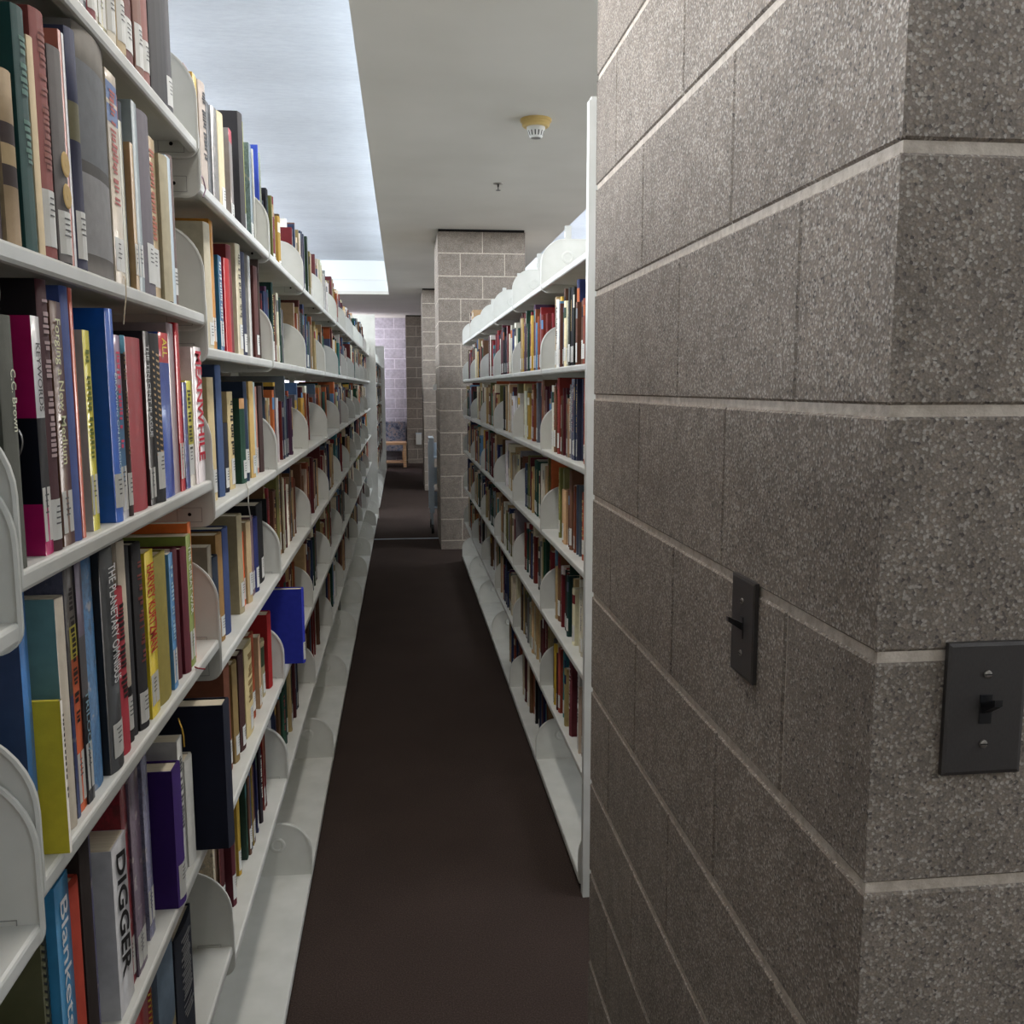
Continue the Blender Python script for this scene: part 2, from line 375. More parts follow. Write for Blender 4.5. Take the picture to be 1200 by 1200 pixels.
T=[
('a0',1.1782,1.2089,0.235,'h',(77,66,55),'brown hardback',{'x': -0.367}),
('a0',1.2095,1.2413,0.235,'p',(66,82,88),'slate blue paperback',{'x': -0.367}),
('a0',1.2419,1.272,0.235,'h',(104,22,33),'dark red hardback',{'x': -0.367}),
('a0',1.2726,1.2934,0.235,'p',(192,181,165),'cream paperback',{'x': -0.367}),
('a0',1.294,1.3269,0.235,'p',(143,137,88),'yellow-green paperback',{'x': -0.367}),
('a0',1.3275,1.3623,0.235,'h',(187,181,165),'pale cream hardback',{'x': -0.367}),
('a0',1.3629,1.3997,0.235,'h',(165,148,115),'tan hardback',{'x': -0.367}),
('a0',1.4003,1.4575,0.235,'h',(93,46,41),'red-brown hardback',{'x': -0.367}),
('a0',1.4581,1.4957,0.235,'h',(115,82,71),'worn brown leather hardback',{'x': -0.367}),
('a0',1.4963,1.5308,0.235,'h',(132,88,82),'faded rose hardback',{'x': -0.367}),
('a0',1.5359,1.6411,0.297,'h',(19,18,22),'thick black hardback',{'x': -0.367,'st': 0}),
('a0',1.6417,1.6904,0.3,'h',(68,68,72),'charcoal hardback in clear wrap',{'x': -0.363}),
('a1',0.9549,0.9709,0.158,'h',(48,30,36),'dark maroon hardback',{'x': -0.367,'st': 0}),
('a1',0.9715,1.0045,0.163,'h',(144,126,98),'tan hardback with black zigzag bands',{'x': -0.367,'st': 0,'seg': [(0.3,(162,141,110)),(0.12,(72,62,60)),(0.12,(180,158,120)),(0.12,(72,62,60)),(0.34,(150,129,100))]}),
('a1',1.0089,1.0384,0.233,'h',(19,62,60),'tall dark green hardback',{'x': -0.367,'st': 0,'bars': (108,144,132)}),
('a1',1.039,1.055,0.214,'h',(198,180,146),'thin cream hardback',{'x': -0.367,'st': 0}),
('a1',1.0556,1.0926,0.248,'h',(120,55,50),'tall brick red hardback',{'x': -0.367,'bars': (156,96,84)}),
('a1',1.0952,1.133,0.225,'h',(84,80,79),'grey hardback with round gold emblem',{'x': -0.367,'emb': 1}),
('a1',1.1336,1.1443,0.253,'p',(180,110,96),'salmon pink tall thin book',{'x': -0.367,'st': 0}),
('a1',1.1449,1.153,0.253,'p',(204,206,210),'silver thin paperback',{'x': -0.367,'st': 0}),
('a1',1.1536,1.1859,0.264,'h',(50,55,81),'navy hardback with olive patch',{'x': -0.367,'seg': [(0.3,(50,55,81)),(0.16,(114,110,84)),(0.54,(50,52,74))]}),
('a1',1.1865,1.3011,0.283,'h',(124,122,120),'very thick grey hardback with silver foot band',{'x': -0.367,'st': 0,'seg': [(0.14,(114,109,100)),(0.4,(117,120,123)),(0.05,(93,91,88)),(0.33,(153,153,153)),(0.08,(96,92,87))]}),
('a1',1.3017,1.3475,0.267,'p',(213,201,182),'cream paperback with two blue squares',{'x': -0.367,'bars': (180,84,72),'seg': [(0.05,(213,201,182)),(0.085,(79,110,168)),(0.02,(213,201,182)),(0.085,(79,110,168)),(0.76,(213,201,182))]}),
('a1',1.3481,1.3638,0.216,'p',(168,168,150),'sage thin paperback',{'x': -0.367,'st': 0}),
('a1',1.3644,1.3804,0.253,'h',(132,54,54),'dark red thin hardback',{'x': -0.367}),
('a1',1.381,1.3975,0.249,'h',(36,45,60),'blue-black thin hardback',{'x': -0.367,'st': 0}),
('a1',1.3981,1.415,0.2,'p',(180,150,108),'short tan paperback',{'x': -0.367}),
('a1',1.4156,1.4422,0.261,'p',(156,170,174),'pale teal paperback',{'x': -0.367,'gl': 1}),
('a1',1.4428,1.5099,0.258,'h',(93,88,96),'rounded charcoal grey hardback',{'x': -0.367}),
('a1',1.5105,1.5571,0.24,'p',(192,168,129),'tan paperback with rust lettering',{'x': -0.367,'bars': (180,84,48)}),
('a1',1.5577,1.6073,0.223,'h',(156,148,122),'olive grey hardback',{'x': -0.367,'st': 0}),
('a1',1.6079,1.6427,0.233,'p',(198,216,228),'pale blue glossy paperback',{'x': -0.367,'st': 0,'gl': 1}),
('a1',1.6433,1.6797,0.242,'h',(100,84,79),'brown thin hardback',{'x': -0.367}),
('a2',0.9217,0.9548,0.24,'h',(74,76,68),'olive grey hardback',{'x': -0.369,'ti': 'C.C. Brown','st': 0,'tz': (0.2,0.46),'wm': 0.33,'tc': (228,228,204)}),
('a2',0.9554,0.9733,0.191,'p',(54,93,144),'short blue paperback',{'x': -0.369,'st': 0}),
('a2',1.0059,1.0289,0.245,'p',(156,18,84),'magenta and black paperback',{'x': -0.369,'ti': 'KEYWORDS','clip': 1,'tz': (0.1,0.4),'tc': (72,72,72),'seg': [(0.42,(235,235,235)),(0.38,(72,72,74)),(0.2,(180,12,96))],'cv': [(0.42,(162,14,86)),(0.36,(9,9,16)),(0.22,(162,14,86))]}),
('a2',1.0295,1.058,0.284,'h',(55,14,24),'very tall maroon hardback',{'x': -0.369,'bars': (192,168,168),'cv': [(1,(14,7,12))]}),
('a2',1.0605,1.0942,0.265,'p',(93,60,40),'brown book',{'x': -0.369,'ti': 'Forging a New Medium','gl': 1,'tz': (0.05,0.68),'wm': 0.62,'tc': (235,235,192)}),
('a2',1.0969,1.1217,0.284,'h',(55,72,126),'tall slate blue hardback',{'x': -0.369,'st': 0}),
('a2',1.1223,1.1331,0.284,'p',(204,102,81),'tall salmon paperback',{'x': -0.369,'st': 0}),
('a2',1.1337,1.1477,0.279,'p',(72,30,38),'dark paperback with small red lettering',{'x': -0.369,'bars': (204,72,84)}),
('a2',1.175,1.2004,0.241,'p',(213,204,57),'grey book with yellow spine',{'x': -0.369,'bars': (108,120,36),'cv': [(1,(180,175,170))]}),
('a2',1.2478,1.2766,0.272,'h',(21,86,180),'tall bright blue book',{'x': -0.369,'ti': 'DRAWING ON RELIGION','gl': 1,'tz': (0.28,0.8),'wm': 0.3,'tc': (204,228,235)}),
('a2',1.2803,1.3069,0.241,'p',(108,156,192),'pale blue and pink paperback',{'x': -0.369,'bars': (228,72,108),'seg': [(0.3,(168,144,168)),(0.5,(96,144,186)),(0.2,(192,192,198))]}),
('a2',1.3075,1.3265,0.242,'h',(45,31,26),'dark brown hardback with teal top',{'x': -0.369,'bars': (132,96,72),'seg': [(0.1,(72,132,156)),(0.9,(45,31,26))]}),
('a2',1.3271,1.3427,0.235,'p',(72,54,50),'dark paperback with white edge line',{'x': -0.369,'bars': (180,168,156)}),
('a2',1.3433,1.4209,0.242,'h',(146,21,38),'thick glossy red hardback',{'x': -0.369,'st': 0,'gl': 1}),
('a2',1.4215,1.4539,0.254,'p',(45,40,39),'black paperback',{'x': -0.369,'ti': 'THE TEN-CENT PLAGUE','tc': (235,235,235)}),
('a2',1.4545,1.5039,0.253,'h',(16,15,16),'black hardback with gold zigzag pattern',{'x': -0.369,'zig': 1}),
('a2',1.509,1.5687,0.258,'p',(36,72,162),'blue paperback with red top',{'x': -0.369,'ti': 'ALL','st': 0,'tz': (0.03,0.15),'tc': (235,228,72),'seg': [(0.18,(198,33,36)),(0.82,(33,69,158))]}),
('a2',1.5693,1.6152,0.276,'p',(156,141,144),'grey mottled tall paperback',{'x': -0.369,'st': 0}),
('a2',1.6158,1.6458,0.279,'p',(180,21,36),'tall thin red paperback',{'x': -0.369}),
('a2',1.6521,1.6841,0.182,'p',(42,60,132),'short blue mottled paperback',{'x': -0.369,'st': 0,'mot': 1}),
('a2',1.6847,1.7311,0.185,'p',(210,204,72),'short paperback with yellow spine',{'x': -0.369,'bars': (60,60,24),'seg': [(0.62,(216,210,72)),(0.38,(228,222,210))]}),
('a2',1.7317,1.7521,0.243,'p',(228,216,216),'thin white paperback',{'x': -0.369,'st': 0}),
('a2',1.7527,1.812,0.246,'p',(234,225,225),'white paperback with red block capitals',{'x': -0.369,'ti': 'MEANWHILE','st': 0,'fat': 1,'tz': (0.0,0.86),'tc': (198,18,48)}),
('a3',0.9504,0.9714,0.286,'p',(62,110,168),'large blue book with white foot',{'x': -0.371,'st': 0,'gl': 1,'line': 1,'seg': [(0.75,(72,132,198)),(0.25,(168,168,174))],'cv': [(0.72,(54,74,110)),(0.28,(180,177,180))]}),
('a3',0.972,0.978,0.165,'h',(189,176,48),'short bright yellow book jutting past shelf lip',{'x': -0.351,'st': 0,'bars': (72,60,60),'seg': [(1,(228,222,210))]}),
('a3',1.0235,1.048,0.26,'h',(180,170,153),'teal picture book with leafy cover',{'x': -0.371,'st': 0,'gl': 1,'leaf': 1,'cv': [(0.45,(102,144,150)),(0.55,(42,102,93))]}),
('a3',1.0531,1.0633,0.286,'p',(84,86,105),'dark comic collection with blue stripes',{'x': -0.371,'st': 0,'mot': 1,'seg': [(0.5,(84,79,76)),(0.5,(45,60,108))]}),
('a3',1.0659,1.0899,0.286,'p',(228,96,54),'orange paperback with black slanted capitals',{'x': -0.371,'bars': (30,18,18),'seg': [(0.24,(114,108,102)),(0.13,(222,210,96)),(0.63,(204,96,54))]}),
('a3',1.0905,1.1122,0.285,'p',(48,45,50),'black and lilac paperback',{'x': -0.371,'ti': 'TRILOGY','tz': (0.52,0.8),'tc': (156,192,210),'seg': [(0.3,(132,122,138)),(0.25,(108,105,108)),(0.45,(19,19,26))]}),
('a3',1.1128,1.1723,0.286,'h',(54,110,158),'tall blue mottled book',{'x': -0.371,'st': 0,'mot': 1}),
('a3',1.1729,1.2289,0.286,'h',(19,21,24),'thick black omnibus',{'x': -0.371,'ti': 'THE PLANETARY OMNIBUS','gl': 1,'tc': (235,235,235)}),
('a3',1.2295,1.2762,0.222,'h',(153,40,52),'short crimson hardback',{'x': -0.371,'st': 0,'bars': (36,12,14)}),
('a3',1.2768,1.3073,0.28,'h',(201,189,170),'tall cream hardback',{'x': -0.371,'seg': [(0.72,(201,189,170)),(0.28,(33,31,31))]}),
('a3',1.3079,1.3275,0.268,'h',(40,40,43),'thin black hardback',{'x': -0.371,'st': 0}),
('a3',1.3281,1.3699,0.267,'h',(26,24,26),'black hardback with rust lettering',{'x': -0.371,'bars': (132,60,54)}),
('a3',1.3743,1.4199,0.247,'p',(213,189,43),'yellow paperback with red capitals',{'x': -0.371,'ti': 'HARVEY KURTZMAN','fat': 1,'tc': (198,30,24)}),
('a3',1.4205,1.5104,0.23,'h',(129,117,52),'thick olive gold hardback',{'x': -0.371,'st': 0}),
('a3',1.511,1.5377,0.221,'p',(74,132,180),'blue paperback with pale block letters',{'x': -0.371,'bars': (180,216,235)}),
('a3',1.5383,1.5603,0.22,'p',(180,150,144),'pinkish paperback',{'x': -0.371,'bars': (132,84,84)}),
('a3',1.5609,1.5954,0.22,'h',(74,16,28),'dark maroon hardback',{'x': -0.371,'st': 0}),
('a3',1.596,1.6323,0.215,'h',(84,19,33),'maroon hardback beside its twin',{'x': -0.371,'st': 0}),
('a3',1.6329,1.6709,0.231,'p',(129,144,66),'green paperback',{'x': -0.371,'ti': 'THE GREAT WAR','tc': (235,235,228)}),
('a3',1.6715,1.6977,0.248,'p',(235,117,48),'tall thin orange book',{'x': -0.371,'st': 0}),
('a4',0.9497,0.9668,0.276,'p',(84,84,57),'olive paperback with black diagonal stripes',{'x': -0.372,'st': 0,'zig': 1}),
('a4',0.9712,1.0125,0.286,'p',(54,126,168),'steel blue comic',{'x': -0.372,'ti': 'Blankets','st': 0,'gl': 1,'tc': (235,235,235)}),
('a4',1.0131,1.0525,0.259,'h',(153,55,38),'orange-red hardback',{'x': -0.372,'st': 0}),
('a4',1.0531,1.0847,0.298,'h',(33,24,21),'black-brown hardback',{'x': -0.372,'st': 0}),
('a4',1.0853,1.1016,0.289,'p',(90,90,132),'violet mottled paperback',{'x': -0.372,'st': 0,'mot': 1}),
('a4',1.159,1.2193,0.23,'p',(192,192,194),'thick white comic with black slanted capitals',{'x': -0.372,'ti': 'DIGGER','st': 0,'gl': 1,'fat': 1,'tz': (0.02,0.8),'wm': 0.62,'tc': (16,16,19)}),
('a4',1.2199,1.2483,0.298,'p',(132,26,40),'red and black comic',{'x': -0.372,'mot': 1}),
('a4',1.2489,1.2945,0.298,'p',(102,84,102),'comic with a painted figure on its spine',{'x': -0.372,'mot': 1}),
('a4',1.3358,1.3664,0.285,'p',(126,126,153),'lilac grey comic with crescent moon',{'x': -0.372,'moon': 1}),
('a4',1.4202,1.4668,0.224,'h',(50,19,93),'purple hardback standing proud of its neighbours',{'x': -0.36}),
('a4',1.5157,1.5497,0.235,'p',(198,198,192),'tall white book with small grey title',{'x': -0.372,'st': 0,'gl': 1,'bars': (84,84,84)}),
('a4',1.5503,1.5976,0.186,'h',(180,180,174),'pale grey hardback',{'x': -0.372,'st': 0}),
('a5',1.1984,1.2801,0.288,'p',(180,30,30),'red paperback with curled top',{'x': -0.374,'gl': 1}),
('a5',1.2807,1.3297,0.288,'h',(126,9,21),'crimson hardback with yellow stripes',{'x': -0.374,'st': 0,'zig': 2}),
('a5',1.3384,1.4319,0.288,'h',(98,114,129),'grey-blue hardback with cream panel',{'x': -0.374,'st': 0,'seg': [(0.5,(98,114,129)),(0.5,(150,138,105))]}),
('a5',1.442,1.5576,0.246,'h',(24,28,38),'tall black hardback',{'x': -0.374,'st': 0,'bars': (132,132,132)}),
('b0',1.9165,1.9565,0.23,'p',(165,66,66),'red paperback',{'x': -0.389}),
('b0',1.9579,1.9979,0.228,'p',(209,181,88),'mustard thin paperback',{'x': -0.389,'st': 0}),
('b0',2.008,2.068,0.23,'h',(176,165,156),'pale hardback with black lettering',{'x': -0.389,'st': 0,'bars': (44,41,41)}),
('b0',2.0686,2.105,0.208,'p',(24,24,26),'thin black book',{'x': -0.389,'st': 0}),
('b0',2.1436,2.2036,0.219,'h',(129,129,129),'worn grey hardback',{'x': -0.389,'st': 0,'mot': 1}),
('b0',2.2184,2.2784,0.229,'h',(203,192,159),'ivory hardback',{'x': -0.389}),
('b0',2.3426,2.3826,0.225,'p',(137,129,126),'grey paperback with red top patch',{'x': -0.389,'seg': [(0.13,(198,55,77)),(0.87,(137,129,126))]}),
('b0',2.4777,2.5377,0.3,'h',(46,44,46),'large black hardback',{'x': -0.389,'st': 0}),
('b0',2.5397,2.5797,0.3,'p',(203,203,93),'thin lime yellow book',{'x': -0.389}),
('b0',2.6282,2.6682,0.263,'p',(110,132,143),'blue-grey photo-spined paperback',{'x': -0.389,'mot': 1}),
('b0',2.7067,2.725,0.266,'p',(198,198,189),'off-white paperback',{'x': -0.389,'st': 0}),
('b0',2.805,2.811,0.3,'h',(55,79,176),'cobalt blue hardback',{'x': -0.389}),
('b0',2.8974,2.9034,0.3,'p',(176,187,165),'pale green paperback',{'x': -0.389,'bars': (66,66,66)}),
('b1',1.9958,2.0558,0.255,'h',(181,173,151),'tall ivory hardback',{'x': -0.389}),
('b1',2.0722,2.1122,0.273,'p',(209,143,44),'ochre paperback',{'x': -0.389}),
('b1',2.1319,2.1719,0.208,'p',(27,101,143),'teal blue paperback',{'x': -0.389,'bars': (209,220,220)}),
('b1',2.197,2.257,0.211,'h',(181,15,28),'bright red hardback',{'x': -0.389,'st': 0,'gl': 1}),
('b1',2.2576,2.3138,0.249,'h',(104,33,37),'maroon hardback',{'x': -0.389,'st': 0}),
('b1',2.3637,2.4237,0.267,'h',(203,195,167),'cream hardback in worn wrap',{'x': -0.389,'gl': 1,'bars': (88,82,66)}),
('b1',2.4706,2.5306,0.263,'h',(37,41,63),'blue-black hardback',{'x': -0.389}),
('b1',2.5478,2.5878,0.264,'p',(203,203,198),'thin white paperback',{'x': -0.389,'st': 0}),
('b1',2.6345,2.6945,0.248,'h',(79,41,37),'ribbed brown leather hardback',{'x': -0.389}),
('b1',2.7164,2.725,0.275,'h',(90,77,72),'tall taupe hardback',{'x': -0.389}),
('b2',1.9639,2.0239,0.253,'h',(189,170,128),'cream-tan hardback',{'x': -0.389}),
('b2',2.0421,2.0987,0.28,'h',(55,75,112),'tall navy hardback',{'x': -0.389,'st': 0}),
('b2',2.1195,2.1795,0.154,'h',(16,18,34),'short black hardback',{'x': -0.389}),
('b2',2.1955,2.2555,0.223,'h',(193,174,128),'parchment hardback with black spine marks',{'x': -0.389,'bars': (46,43,34)}),
('b2',2.3266,2.3866,0.206,'h',(32,66,50),'dark green hardback with tan top band',{'x': -0.389,'seg': [(0.12,(189,143,92)),(0.88,(29,66,50))]}),
('b2',2.3872,2.4251,0.247,'h',(23,40,63),'slim navy hardback',{'x': -0.389}),
('b2',2.4257,2.4649,0.203,'p',(126,158,163),'pale blue-green paperback',{'x': -0.389}),
('b2',2.4743,2.5343,0.248,'h',(189,158,97),'golden tan hardback',{'x': -0.389}),
('b2',2.5378,2.5778,0.246,'p',(184,206,204),'pale aqua thin book',{'x': -0.389}),
('b2',2.5983,2.6383,0.235,'p',(218,149,126),'peach paperback',{'x': -0.389}),
('b2',2.6418,2.7018,0.237,'h',(59,41,39),'dark umber hardback',{'x': -0.389,'st': 0}),
('b3',1.8878,1.9278,0.221,'p',(138,128,109),'drab fawn hardback',{'x': -0.389}),
('b3',1.9284,1.9791,0.192,'h',(23,36,52),'ink blue thin hardback',{'x': -0.389}),
('b3',1.9826,2.0426,0.23,'h',(138,105,59),'brown-gold hardback',{'x': -0.389}),
('b3',2.0432,2.1004,0.234,'h',(46,62,105),'slate navy hardback',{'x': -0.389,'st': 0}),
('b3',2.2359,2.2959,0.236,'h',(151,140,110),'large khaki hardback',{'x': -0.389}),
('b3',2.3045,2.3445,0.184,'p',(235,98,39),'vivid orange paperback',{'x': -0.389}),
('b3',2.3483,2.4083,0.204,'h',(172,151,114),'sand hardback',{'x': -0.389}),
('b3',2.4357,2.4757,0.206,'p',(114,87,94),'mauve brown book',{'x': -0.389}),
('b3',2.4763,2.5325,0.197,'h',(27,36,89),'royal navy hardback',{'x': -0.389}),
('b3',2.5768,2.6868,0.218,'h',(18,18,20),'thick tall black hardback',{'x': -0.389}),
('b3',2.7467,2.7527,0.217,'h',(16,16,18),'second tall black hardback',{'x': -0.389}),
('b4',2.0389,2.0978,0.24,'h',(120,71,50),'rust hardback',{'x': -0.389}),
('b4',2.0984,2.1496,0.232,'h',(126,105,64),'bronze hardback',{'x': -0.389}),
('b4',2.1667,2.2267,0.233,'h',(59,32,29),'ribbed dark leather hardback',{'x': -0.389}),
('b4',2.2498,2.3598,0.225,'h',(189,172,126),'wide parchment hardback with gilt bands',{'x': -0.389,'bars': (138,109,57)}),
('b4',2.3796,2.4396,0.223,'h',(138,63,34),'rust orange hardback',{'x': -0.389}),
('b4',2.4703,2.5103,0.195,'p',(189,155,120),'buff paperback',{'x': -0.389}),
('b4',2.5567,2.6167,0.157,'h',(155,143,109),'hardback with green picture panel',{'x': -0.389,'seg': [(0.1,(161,149,114)),(0.35,(51,69,46)),(0.55,(161,149,114))]}),
('b4',2.6385,2.6985,0.215,'h',(143,25,27),'tall crimson hardback',{'x': -0.389,'st': 0})]
# ---------------------------------------------------------------- books
def spine_x(y, t, bl): return bl*(1-(2*y/t)**2)
def cover_mesh(t, h, d, kind, col, seg=None, cv=None, m=None, near=-1):
    hb = kind == 'h'; w = .0026 if hb else .0006; bl = min(.006, t*.16) if hb else .0006
    m = m or M['cloth' if hb else 'gloss']; mb = MB()
    seg = seg or [(1, col)]; cv = cv or [(1, col)]
    n = 6 if hb else 2
    ys = [-t/2+t*i/n for i in range(n+1)]
    if hb: ys = [-t/2*math.cos(math.pi*i/n) for i in range(n+1)]
    def zz(s):
        tot = sum(a for a, _ in s); z = h; o = []
        for a, c in s: z2 = max(z-h*a/tot, 0); o.append((z2, z, C3(c))); z = z2
        return o
    for z0, z1, c in zz(seg):
        for a, b in zip(ys, ys[1:]):
            xa, xb = spine_x(a, t, bl), spine_x(b, t, bl)
            mb.face([(xa, a, z0), (xb, b, z0), (xb, b, z1), (xa, a, z1)], m, c, True)
    cc = C3(col)
    for s in (-1, 1):
        for z0, z1, c in (zz(cv) if s == near else [(0, h, cc)]):
            q = [(-d, s*t/2, z0), (0, s*t/2, z0), (0, s*t/2, z1), (-d, s*t/2, z1)]
            mb.face(q if s < 0 else q[::-1], m, c)
        yi = s*(t/2-w)
        mb.face([(-d, yi, 0), (-.002, yi, 0), (-.002, yi, h), (-d, yi, h)], m, cc)
        for z in (0, h): mb.face([(-d, s*t/2, z), (0, s*t/2, z), (0, yi, z), (-d, yi, z)], m, cc)
        mb.face([(-d, s*t/2, 0), (-d, yi, 0), (-d, yi, h), (-d, s*t/2, h)], m, cc)
    for z in (0, h):
        for a, b in zip(ys, ys[1:]):
            mb.face([(spine_x(a, t, bl), a, z), (spine_x(b, t, bl), b, z), (-.0024, b, z), (-.0024, a, z)], m, C3(seg[0][1] if z else seg[-1][1]))
    mb.face([(-.0024, -t/2+w, 0), (-.0024, t/2-w, 0), (-.0024, t/2-w, h), (-.0024, -t/2+w, h)], m, cc)
    return mb.mesh('cover', True), bl
TITLES = []
def spine_patch(mb, z0, z1, y0, y1, t, bl, m, off=.0004, col=(.5, .5, .5)):
    n = 4 if bl > .001 else 1; ys = [y0+(y1-y0)*i/n for i in range(n+1)]
    for a, b in zip(ys, ys[1:]):
        xa, xb = spine_x(a, t, bl)+off, spine_x(b, t, bl)+off
        mb.face([(xa, a, z0), (xb, b, z0), (xb, b, z1), (xa, a, z1)], m, col)
INKS = {}
def ink(c):
    if c not in INKS: INKS[c] = flat('printed_ink', c, .6)
    return INKS[c]
def book(loc, side, t, h, d, kind, col, label, group, ex, rr):
    near = -1 if side < 0 else 1
    root = thing('book', label, 'book', loc, 0 if side < 0 else math.pi, group)
    mt = M['mottle'] if ex.get('mot') or ex.get('moon') else M['gloss'] if ex.get('gl') else None
    me, bl = cover_mesh(t, h, d, kind, col, ex.get('seg'), ex.get('cv'), mt, near)
    link(me, 'cover', root)
    i = .003 if kind == 'h' else .0004; w = .0027 if kind == 'h' else .0007
    mb = MB(); mb.box((-d+i, -t/2+w, i), (-.003, t/2-w, h-i), M['paper']); mb.link('page_block', root)
    if ex.get('st', 1) and t > .009:
        mb = MB(); z0 = rr.uniform(.008, .022); z1 = z0+rr.uniform(.042, .06); hw = min(t*.46, .019)
        spine_patch(mb, z0, z1, -hw, hw, t, bl, M['sticker'])
        z = z1-.007
        for _ in range(4):
            l = hw*rr.uniform(.35, .6); spine_patch(mb, z-.0017, z, -l, l*rr.uniform(.2, .9), t, bl, M['ink'], .0007); z -= .006
        mb.link('call_number_label', root)
    if ex.get('bars'):
        mb = MB(); mm = ink(ex['bars']); z = h*rr.uniform(.9, .94)
        while z > h*.36:
            l = rr.uniform(.0025, .0055)
            if rr.random() < .82: spine_patch(mb, z-l, z, -t*rr.uniform(.18, .3), t*rr.uniform(.1, .3), t, bl, mm, .0006)
            z -= l+rr.uniform(.0012, .003)
        mb.link('spine_lettering', root)
    if ex.get('zig'):
        mb = MB(); mm = ink('c8a878' if ex['zig'] == 1 and kind == 'h' else '20201c' if ex['zig'] == 1 else 'c8b83c'); z = h*.9; st = .009
        while z > .07:
            a, b = -t*.4, t*.4; o = .0006; xa, xb, xc = (spine_x(v, t, bl)+o for v in (a, 0, b))
            mb.face([(xa, a, z-st*.35), (xb, 0, z-st), (xb, 0, z-st*.65), (xa, a, z)], mm); mb.face([(xb, 0, z-st), (xc, b, z-st*.35), (xc, b, z), (xb, 0, z-st*.65)], mm)
            z -= st
        mb.link('spine_pattern', root)
    if ex.get('emb'):
        for zc in (.47, .32):
            mb = lathe([(t*.36, 0), (t*.3, .0006), (t*.1, .0004), (0, .0009)], ink('c9a860'), 16, 0, 0, 0); mb.v = [(bl+.0004+z, y, h*zc+x) for x, y, z in mb.v]; mb.link('gold_emblem', root)
    if ex.get('moon'):
        mb = MB(); n = 14; r = .027; zc = h*.62; mm = ink('c8c8d0'); k = ink('0c0c10')
        o = [(-.05+r*math.sin(2*math.pi*q/n), r*math.cos(2*math.pi*q/n)) for q in range(n)]
        mb.face([(x, -t/2-.0006, zc+z) for x, z in o], mm); mb.face([(x*.72-.019, -t/2-.001, zc+z*.78) for x, z in o], k); mb.link('moon_print', root)
    if ex.get('clip'):
        pts = []; 
        for q in range(40):
            a = q/39*math.pi*2; pts.append((-.03+.018*math.cos(a)*.5+.012*math.sin(a), -t/2-.0015, h*.47+.018*math.cos(a)-.008*math.sin(a)))
        tube(pts, .0012, M['screw'], 6).link('paper_clip_print', root)
    if ex.get('line'):
        P = [(0, .25), (.004, .235), (.010, .222), (.017, .208), (.0205, .200), (.018, .196), (.010, .194), (.012, .189), (.014, .184), (.010, .181), (.013, .176), (.008, .171), (.006, .165), (.0, .158)]
        tube([(-.052+x*1.3, -t/2-.0008, z) for x, z in P], .0007, ink('b8c4cc'), 5).link('line_drawing', root)
    if ex.get('leaf'):
        mb = MB(); mm = ink('123c3a')
        for q in range(16):
            a = math.radians(-20+q*14); L = rr.uniform(.02, .045); cx, cz = -.035, h*.2
            u = Vector((math.cos(a), math.sin(a))); v = Vector((-u.y, u.x))*.0022; c = Vector((cx, cz)); y = -t/2-.0007-q*1e-5
            pts = [c+u*.006, c+u*L*.6+v, c+u*L, c+u*L*.6-v]
            if all(-d < p.x < -.001 and .005 < p.y < h*.52 for p in pts): mb.face([(p.x, y, p.y) for p in pts], mm)
        mb.link('leaf_print', root)
    if ex.get('ti'):
        cu = bpy.data.curves.new('spine_title', 'FONT'); cu.body = ex['ti']; cu.align_x = 'CENTER'; cu.align_y = 'CENTER'
        a, b = ex.get('tz', (.06, .62)); L = h*(b-a)*.94; W = t*ex.get('wm', .5 if not ex.get('fat') else .84)
        cu.size = W/.72; cu.offset = cu.size*(.022 if ex.get('fat') else .008); cu.shear = .25 if ex['ti'] == 'DIGGER' else 0; cu.materials.append(ink(ex.get('tc', 'dddddd')))
        o = bpy.data.objects.new('spine_title', cu); COL.objects.link(o); o.parent = root
        Mx = Matrix(((0, 0, 1), (0, 1, 0), (-1, 0, 0))).to_4x4(); o.matrix_basis = Matrix.Translation((bl+.0009, 0, h*(1-(a+b)/2))) @ Mx
        TITLES.append((o, L, W))
    return root
PAL = [('maroon', (84, 34, 38), 12), ('dark red', (114, 34, 34), 9), ('navy blue', (34, 44, 78), 10), ('dark green', (30, 64, 50), 8), ('brown', (96, 66, 46), 12), ('tan', (172, 146, 106), 12),
       ('cream', (204, 194, 166), 10), ('ivory', (216, 210, 192), 7), ('grey', (120, 122, 122), 7), ('black', (24, 24, 27), 11), ('orange', (172, 92, 50), 3), ('teal', (46, 108, 112), 3), ('rust', (140, 68, 42), 6),
       ('olive', (112, 108, 62), 5), ('sky blue', (92, 134, 172), 3), ('white', (214, 212, 206), 6), ('mustard', (190, 154, 62), 3), ('plum', (78, 44, 70), 3), ('slate', (76, 88, 104), 6)]
